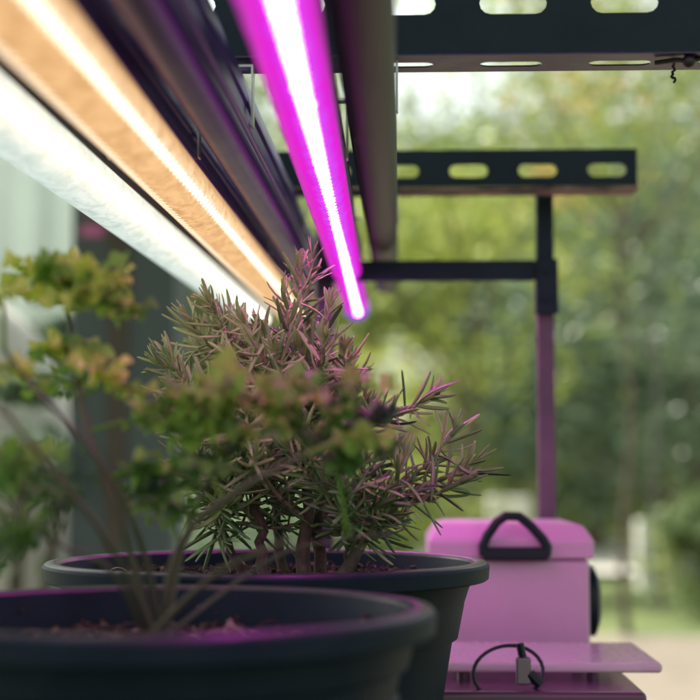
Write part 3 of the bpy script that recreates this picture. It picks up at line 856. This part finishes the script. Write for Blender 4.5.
# ------------------------------------------------------------------ lamps
def lens_mat(name, stops, strength, streak=.25, transp=.0, mottle=0., mcol=None, tilt=0., dots=(), pitch=.0062, rad=.018):
    """glowing diffuser: the glow is strongest under the diode row and falls off across the section (object x);
    condensation and dust mottle it"""
    m = bpy.data.materials.new(name)
    m.use_nodes = True
    nt = m.node_tree
    nt.nodes.remove(nt.nodes["Principled BSDF"])
    out = nt.nodes["Material Output"]
    tc = nt.nodes.new("ShaderNodeTexCoord")
    sep = nt.nodes.new("ShaderNodeSeparateXYZ")
    nt.links.new(tc.outputs["Object"], sep.inputs[0])
    nz = nt.nodes.new("ShaderNodeTexNoise"); nz.inputs["Scale"].default_value = 1; nz.inputs["Detail"].default_value = 5
    mp = nt.nodes.new("ShaderNodeMapping"); mp.inputs["Scale"].default_value = (140, 75, 140)
    nt.links.new(tc.outputs["Object"], mp.inputs[0]); nt.links.new(mp.outputs[0], nz.inputs["Vector"])
    # small wobble of the lookup so that the glow's edge is uneven
    wob = nt.nodes.new("ShaderNodeMath"); wob.operation = 'MULTIPLY_ADD'
    nt.links.new(nz.outputs["Fac"], wob.inputs[0]); wob.inputs[1].default_value = streak * .01
    add = nt.nodes.new("ShaderNodeMath"); add.operation = 'SUBTRACT'; add.inputs[1].default_value = streak * .005
    dt = nt.nodes.new("ShaderNodeVectorMath"); dt.operation = 'DOT_PRODUCT'; dt.inputs[1].default_value = (math.cos(tilt), 0, math.sin(tilt))
    nt.links.new(tc.outputs["Object"], dt.inputs[0])
    nt.links.new(dt.outputs["Value"], wob.inputs[2]); nt.links.new(wob.outputs[0], add.inputs[0])
    mr = nt.nodes.new("ShaderNodeMapRange")
    mr.inputs["From Min"].default_value = -rad; mr.inputs["From Max"].default_value = rad
    nt.links.new(add.outputs[0], mr.inputs["Value"])
    rp = nt.nodes.new("ShaderNodeValToRGB")
    rp.color_ramp.interpolation = 'B_SPLINE' if False else 'EASE'
    e = rp.color_ramp.elements
    e[0].position, e[0].color = stops[0][0], (*stops[0][1], 1)
    e[1].position, e[1].color = stops[-1][0], (*stops[-1][1], 1)
    for p, c in stops[1:-1]:
        q = e.new(p); q.color = (*c, 1)
    nt.links.new(mr.outputs[0], rp.inputs["Fac"])
    colout = rp.outputs["Color"]
    if mottle > 0:
        n2 = nt.nodes.new("ShaderNodeTexNoise"); n2.inputs["Scale"].default_value = 1; n2.inputs["Detail"].default_value = 8; n2.inputs["Roughness"].default_value = .65
        n2.inputs["Distortion"].default_value = .8
        mp2 = nt.nodes.new("ShaderNodeMapping"); mp2.inputs["Scale"].default_value = (110, 55, 110)
        nt.links.new(tc.outputs["Object"], mp2.inputs[0]); nt.links.new(mp2.outputs[0], n2.inputs["Vector"])
        r2 = nt.nodes.new("ShaderNodeMapRange"); r2.inputs["From Min"].default_value = .42; r2.inputs["From Max"].default_value = .75
        r2.inputs["To Min"].default_value = 0; r2.inputs["To Max"].default_value = mottle
        nt.links.new(n2.outputs["Fac"], r2.inputs["Value"])
        # keep the mottle off the diode row
        mx = nt.nodes.new("ShaderNodeMix"); mx.data_type = 'RGBA'; mx.blend_type = 'MULTIPLY'
        mx.inputs["B"].default_value = (*mcol, 1)
        nt.links.new(r2.outputs[0], mx.inputs["Factor"]); nt.links.new(colout, mx.inputs["A"])
        colout = mx.outputs["Result"]
    for (u0, ru, ry, dc) in dots:      # diodes shining through and their painted reflection, one every pitch
        def mth(op, a, b=None, c=None):
            q = nt.nodes.new("ShaderNodeMath"); q.operation = op
            for i_, v_ in enumerate((a, b, c)):
                if v_ is None: continue
                if isinstance(v_, (int, float)): q.inputs[i_].default_value = v_
                else: nt.links.new(v_, q.inputs[i_])
            return q.outputs[0]
        du = mth('DIVIDE', mth('SUBTRACT', dt.outputs["Value"], u0), ru)
        fy = mth('FRACT', mth('DIVIDE', sep.outputs["Y"], pitch))
        dy = mth('DIVIDE', mth('MULTIPLY', mth('SUBTRACT', fy, .5), pitch), ry)
        d2 = mth('ADD', mth('MULTIPLY', du, du), mth('MULTIPLY', dy, dy))
        mk = mth('MULTIPLY', mth('SUBTRACT', 1.15, d2), 3.)
        q = nt.nodes.new("ShaderNodeClamp"); nt.links.new(mk, q.inputs[0])
        mx = nt.nodes.new("ShaderNodeMix"); mx.data_type = 'RGBA'
        mx.inputs["B"].default_value = (*dc, 1)
        nt.links.new(q.outputs[0], mx.inputs["Factor"]); nt.links.new(colout, mx.inputs["A"])
        colout = mx.outputs["Result"]
    em = nt.nodes.new("ShaderNodeEmission"); em.inputs["Strength"].default_value = strength
    nt.links.new(colout, em.inputs["Color"])
    gl = nt.nodes.new("ShaderNodeBsdfGlossy"); gl.inputs["Roughness"].default_value = .25; gl.inputs["Color"].default_value = (.05, .05, .05, 1)
    ad = nt.nodes.new("ShaderNodeAddShader")
    nt.links.new(em.outputs[0], ad.inputs[0]); nt.links.new(gl.outputs[0], ad.inputs[1])
    last = ad.outputs[0]
    if transp > 0:
        t = nt.nodes.new("ShaderNodeBsdfTransparent"); mxs = nt.nodes.new("ShaderNodeMixShader"); mxs.inputs[0].default_value = transp
        nt.links.new(last, mxs.inputs[1]); nt.links.new(t.outputs[0], mxs.inputs[2]); last = mxs.outputs[0]
    nt.links.new(last, out.inputs["Surface"])
    return m

def emit(name, c, s):
    m = bpy.data.materials.new(name); m.use_nodes = True
    nt = m.node_tree; nt.nodes.remove(nt.nodes["Principled BSDF"])
    e = nt.nodes.new("ShaderNodeEmission"); e.inputs[0].default_value = (*c, 1); e.inputs[1].default_value = s
    nt.links.new(e.outputs[0], nt.nodes["Material Output"].inputs["Surface"])
    return m

alu_purple = principled("anodised channel", (.10, .055, .26), .36, metal=.8, col2=(.17, .10, .38), vscale=20, bump=.1, bscale=200, bdist=.0004)
alu_brown = principled("dusty bronze channel", (.032, .030, .038), .5, metal=.3, col2=(.072, .066, .064), vscale=90, bump=.5, bscale=300, bdist=.0006)
capm = principled("white end cap", (.35, .3, .75), .4)
steel = principled("bright steel clip", (.45, .44, .42), .3, metal=.9)
clearm = principled("frosted unlit tube", (.07, .035, .20), .38, metal=.8, col2=(.11, .055, .28), vscale=40, bump=.2, bscale=300, bdist=.0004)

def fixture(name, label, X, H, y0, y1, lens, hous, rt=.018, diodes=None, dmat=None, cat="grow light", capmat=None, hw=.015, endlen=.03):
    """strip lamp along y: aluminium channel above, half round diffuser below"""
    t = empty(name, (X, y0, ZC + H))
    tag(t, label, cat, "strip lamps hung side by side under the rack")
    L = y1 - y0
    # channel with two ribs on each side
    z0, z1 = rt * .42, .044
    m = MB()
    poly = [(-hw, z0), (-hw - .0015, z0 + .001), (-hw - .0015, z0 + .006), (-hw + .001, z0 + .008), (-hw + .001, z0 + .016), (-hw - .0008, z0 + .018),
            (-hw - .0008, z0 + .021), (-hw + .003, z1 - .002), (-hw + .005, z1)]
    poly = poly + [(-a, b) for a, b in reversed(poly)]
    m.prism(poly, 0, L)
    m.build("channel", hous, t, bevel=.0004, seg=1)
    # diffuser: an arc of about 260 degrees
    m = MB()
    n = 26
    vs, fs = [], []
    a0, a1 = R(-215), R(35)
    ny = 24
    for j in range(ny + 1):
        y = .004 + (L - .008) * j / ny
        for k in range(n + 1):
            a = a0 + (a1 - a0) * k / n
            vs.append((rt * math.cos(a), y, rt * math.sin(a) * .92))
    for j in range(ny):
        for k in range(n):
            fs.append((j*(n+1)+k, j*(n+1)+k+1, (j+1)*(n+1)+k+1, (j+1)*(n+1)+k))
    m.add(vs, fs)
    m.build("diffuser", lens, t, smooth=True, angle=0)
    for yy in (0, L - .004):
        m = MB()
        prof = [(rt + .0012) * math.cos(2 * PI * k / 32) for k in range(32)]
        m.prism([((rt + .0012) * math.cos(2 * PI * k / 32), (rt + .0012) * .95 * math.sin(2 * PI * k / 32) + .001) for k in range(32)], yy - (.008 if yy == 0 else 0), yy + (.004 if yy == 0 else endlen))
        m.build("end_cap", capmat or capm, t, bevel=.002)
    if diodes:
        m = MB()
        y = .01
        while y < L - .01:
            for (dx, dz, r_) in diodes:
                vs = [(dx + r_ * math.cos(PI * k / 3), y + r_ * math.sin(PI * k / 3), dz) for k in range(6)] + [(dx, y, dz - r_ * .5)]
                m.add(vs, [(k, (k + 1) % 6, 6) for k in range(6)])
            y += .0062
        d_ = m.build("diode_row", dmat, t)
    # hanging clips round the channel up to the beams
    for yb in (yn + .012, yf + .02):
        m = MB()
        c = yb - y0
        zt = HB_ - (ZC + H) - .0018
        m.box((-hw - .0035, c - .005, z0 + .004), (-hw - .0022, c + .005, z1 + .003))
        m.box((hw + .0022, c - .005, z0 + .004), (hw + .0035, c + .005, z1 + .003))
        m.box((-hw - .0035, c - .005, z1 + .003), (hw + .0035, c + .005, z1 + .0045))
        if zt - z1 > .006:
            m.tube([(0, c, z1 + .0045), (0, c, zt)], .0022, 8)
        m.build("clip", steel, t)
    return t

HT = .160
y0_, y1_ = .28, 2.05
pk1, pk2, pk3 = (.085, .0025, .062), (.090, .001, .074), (.080, .006, .098)
WHT = (9.5, .8, 8)
lens_pink = lens_mat("magenta diffuser", [(.0, (.05, .004, .04)), (.10, pk1), (.24, pk2), (.36, pk3), (.43, (.11, .014, .12)), (.475, WHT), (.555, WHT), (.60, (.11, .014, .12)), (.70, pk3), (.88, pk2), (1, (.06, .003, .045))], 4.9, streak=.9, tilt=R(90 - 74), rad=.015,
                     mottle=.6, mcol=(.8, 1.5, 1.25), dots=[(.0005, .0034, .0046, (9.5, .8, 8))], pitch=.0125)
lens_amber = lens_mat("amber diffuser", [(.0, (.16, .085, .035)), (.1, (.215, .13, .06)), (.5, (.215, .13, .06)), (.57, (.24, .165, .095)), (.64, (.26, .185, .11)), (.72, (.27, .21, .14)), (.82, (.24, .16, .085)), (1, (.14, .075, .03))], 2.4, streak=.2, mottle=.85, mcol=(.55, .42, .33), tilt=R(90 - 47), rad=.0185,
                      dots=[(.0050, .0030, .0056, (.55, .46, .33)), (-.0155, .0020, .0040, (.31, .26, .19))], pitch=.0125)  # second, fainter row paints the diodes' reflection inside the tube
lens_white = lens_mat("cool white diffuser", [(.0, (.17, .2, .185)), (.12, (.20, .225, .205)), (.34, (.235, .245, .22)), (.44, (.30, .285, .24)), (.52, (.36, .335, .28)), (.57, (1.3, 1.22, 1.0)), (.70, (1.3, 1.22, 1.0)), (.75, (.36, .335, .28)), (.9, (.27, .26, .22)), (1, (.17, .2, .18))], 2.05, streak=.5, mottle=.9, mcol=(.55, .64, .62), tilt=R(90 - 38), rad=.0185)
cap_glow = principled("violet glowing tube end", (.2, .1, .6), .4)
cap_glow.node_tree.nodes["Principled BSDF"].inputs["Emission Color"].default_value = (.22, .03, .75, 1)
cap_glow.node_tree.nodes["Principled BSDF"].inputs["Emission Strength"].default_value = .55
mg = fixture("strip_lamp", "lit strip lamp glowing magenta with a white core", -.0433, HT, y0_, 1.86, lens_pink, alu_purple, rt=.015, capmat=cap_glow, hw=.013, endlen=.075)
mg.rotation_euler.z = .0085
fixture("strip_lamp", "lit strip lamp glowing warm amber with beads of diodes", -.1445, HT, y0_, y1_, lens_amber, alu_purple, rt=.0185)
fixture("strip_lamp", "lit strip lamp glowing cool white, lowest on the left", -.2025, HT, y0_, y1_, lens_white, alu_brown, rt=.0185)
fixture("strip_lamp", "unlit dark purple strip lamp between the amber and magenta ones", -.108, .182, y0_, 1.85, clearm, alu_purple, rt=.0125, hw=.0125, capmat=alu_purple)
fixture("strip_lamp", "unlit bronze brown strip lamp right of the magenta one", -.0165, .190, y0_, 1.86, alu_brown, alu_purple, rt=.0150, hw=.0125, capmat=alu_brown)

TILT = Matrix.Translation((0, 0, ZC)) @ Matrix.Rotation(R(1.69), 4, 'X') @ Matrix.Translation((0, 0, -ZC))
bpy.context.view_layer.update()
for o in [o for o in col.objects if o.parent is None and (o.name.startswith("strip_lamp") or o.name.startswith("steel_rack"))]:
    o.matrix_world = TILT @ o.matrix_world

# ------------------------------------------------------------------ pink box with a black handle
boxm = principled("pink moulded plastic", (.60, .35, .54), .45, col2=(.64, .38, .57), vscale=12, bump=.1, bscale=300, bdist=.0004)
blk = principled("black moulded plastic", (.007, .012, .022), .45, spec=.3)
yb0, yb1 = 1.30, 1.44
xl, xr = ux(432, yb0), ux(588, yb0)
cx = (xl + xr) / 2
ob = empty("carry_box", (cx, (yb0 + yb1) / 2, TZ))
tag(ob, "pink plastic carry box with a black arched handle on its lid", "box")
O = Vector((cx, (yb0 + yb1) / 2, TZ))
zlb = at(500, 559, yb0).z; zlt = at(500, 536, yb0).z; ztop = at(500, 519, yb1 - .03).z
hwid = (xr - xl) / 2; dep = (yb1 - yb0) / 2
m = MB(); m.box((-hwid, -dep, .002), (hwid, dep, zlb - TZ - .0005)); m.build("body", boxm, ob, bevel=.005, seg=4)
m = MB()
vs = []
e = .004
for (hx, hy, z) in ((hwid + e, dep + e, zlb - TZ), (hwid + e, dep + e, zlt - TZ - .004), (hwid * .93, dep * .86, ztop - TZ - .002), (hwid * .8, dep * .7, ztop - TZ)):
    vs += [(-hx, -hy, z), (hx, -hy, z), (hx, hy, z), (-hx, hy, z)]
fs = [(3, 2, 1, 0), (12, 13, 14, 15)]
for j in range(3):
    for k in range(4):
        fs.append((j*4 + k, j*4 + (k+1) % 4, (j+1)*4 + (k+1) % 4, (j+1)*4 + k))
m.add(vs, fs); m.build("lid", boxm, ob, bevel=.003, seg=3)
hd = MB()
yh = yb0 - .010
pp = [at(x, y, yh) - O for x, y in ((484, 556), (483, 546), (487, 536), (497, 522), (506, 516), (519, 516.5), (531, 526), (543, 539), (547, 547), (546, 556))]
hd.tube(pp, .0044, 10)
hobj = hd.build("handle", blk, ob, smooth=True)
m = MB(); a = at(482, 560, yb0) - O; b = at(548, 546.5, yb0) - O
m.box((a.x, yh - .004 - O.y, a.z), (b.x, yb0 - .0042 - O.y, b.z)); m.build("handle_mount", blk, ob, bevel=.003)
m = MB()
za = at(598, 636, 1.37).z - TZ; zb2 = at(598, 566, 1.37).z - TZ
poly = []
for k in range(24):
    a = 2 * PI * k / 24
    poly.append((.034 * math.cos(a), (za + zb2) / 2 + (zb2 - za) / 2 * math.copysign(abs(math.sin(a)) ** .7, math.sin(a))))
n = 24
vs = [(hwid + .0005, p[0], p[1]) for p in poly] + [(hwid + .012, p[0], p[1]) for p in poly] + [(hwid + .016, p[0] * .7, (za + zb2) / 2 + (p[1] - (za + zb2) / 2) * .7) for p in poly]
fs = [tuple(range(n - 1, -1, -1)), tuple(range(2 * n, 3 * n))] + [(j*n + k, j*n + (k + 1) % n, (j+1)*n + (k + 1) % n, (j+1)*n + k) for j in range(2) for k in range(n)]
m.add(vs, fs); m.build("side_grip", blk, ob, bevel=.001)

# ------------------------------------------------------------------ black tray with a clear sheet on top
yt0, yt1 = 1.08, 1.27
tl, trr = ux(425, yt0), ux(643, yt0)
ztt = ZC - .1585
tr_ = empty("storage_tub", ((tl + trr) / 2, (yt0 + yt1) / 2, TZ))
tag(tr_, "low dark plum tub in front of the pink box", "tub")
hx, hy = (trr - tl) / 2, (yt1 - yt0) / 2
gloss = principled("dark plum tub plastic", (.12, .05, .10), .2, bump=.1, bscale=60, bdist=.001)
m = MB(); m.box((-hx + .008, -hy + .008, .001), (hx - .008, hy - .008, ztt - TZ - .012)); m.build("body", gloss, tr_, bevel=.01, seg=4)
m = MB(); m.box((-hx, -hy, ztt - TZ - .0118), (hx, hy, ztt - TZ)); m.build("lid", gloss, tr_, bevel=.004, seg=3)
gm = bpy.data.materials.new("clear acrylic"); gm.use_nodes = True
b = gm.node_tree.nodes["Principled BSDF"]
b.inputs["Base Color"].default_value = (.95, .8, .92, 1); b.inputs["Roughness"].default_value = .12
b.inputs["Transmission Weight"].default_value = .55; b.inputs["IOR"].default_value = 1.45
tcn = gm.node_tree.nodes.new("ShaderNodeTexNoise"); tcn.inputs["Scale"].default_value = 40
mrn = gm.node_tree.nodes.new("ShaderNodeMapRange"); mrn.inputs["To Min"].default_value = .08; mrn.inputs["To Max"].default_value = .3
gm.node_tree.links.new(tcn.outputs["Fac"], mrn.inputs["Value"]); gm.node_tree.links.new(mrn.outputs[0], b.inputs["Roughness"])
ys0, ys1 = 1.13, 1.27
a = at(430, 500, ys0).x; bb = at(660, 500, ys0).x
m = MB(); zs_ = ZC - .1440
m.box((a, ys0, zs_ - .0075), (bb, ys1, zs_))
sh = m.build("acrylic_sheet", gm, bevel=.003, seg=3)
tag(sh, "clear acrylic sheet lying above the dark tub, its right end overhanging", "sheet")
m = MB()
for (x, y) in ((tl + .03, 1.15), (trr - .03, 1.15), (tl + .03, 1.25), (trr - .03, 1.25)):
    m2 = MB(); m2.tube([(x - (tl + trr) / 2, y - (yt0 + yt1) / 2, ztt - TZ), (x - (tl + trr) / 2, y - (yt0 + yt1) / 2, zs_ - .0077 - TZ)], .005, 12)
    m2.build("foot", gloss, tr_, smooth=True)

# cable loop with a small clip
yc = 1.10
m = MB()
cc = at(508, 672, yc)
pts = []
for k in range(30):
    a_ = R(-60) + R(330) * k / 29
    rr = .0252 * (1 + .06 * math.sin(2 * a_ + 1))
    pts.append(cc + Vector((rr * math.cos(a_) * .98, .006 * math.sin(a_ * 1.3) , rr * math.sin(a_) * .78)))
pts += [cc + Vector((.04, .004, -.0155)), cc + Vector((.06, -.002, -.0165))]
m.tube(pts, .0014, 8)
cab = empty("cable", tuple(cc))
for i, v in enumerate(m.v): m.v[i] = tuple(Vector(v) - cc)
m.build("cord", blk, cab, smooth=True)
tag(cab, "thin black cable loop with a metal plug on the dark tub", "cable")
m = MB(); q = at(524, 668, yc - .004) - cc
m.box((q.x - .006, q.y - .004, q.z - .012), (q.x + .005, q.y + .004, q.z + .008)); m.build("plug", principled("grey plug", (.2, .17, .2), .4, metal=.6), cab, bevel=.0015)
m = MB(); m.tube([q + Vector((-.001, 0, .008)), q + Vector((-.003, 0, .018))], .003, 8); m.tube([q + Vector((.004, -.001, -.004)), q + Vector((.012, -.003, -.012))], .004, 8)
m.build("strain_relief", blk, cab, smooth=True)

# ------------------------------------------------------------------ render settings
scene.render.engine = 'CYCLES'
scene.cycles.use_denoising = True
scene.cycles.max_bounces = 8
scene.cycles.transparent_max_bounces = 12
scene.cycles.sample_clamp_indirect = 6
scene.view_settings.view_transform = 'Standard'
scene.view_settings.look = 'None'
scene.view_settings.gamma = 1
scene.view_settings.use_curve_mapping = False
scene.view_settings.exposure = .9
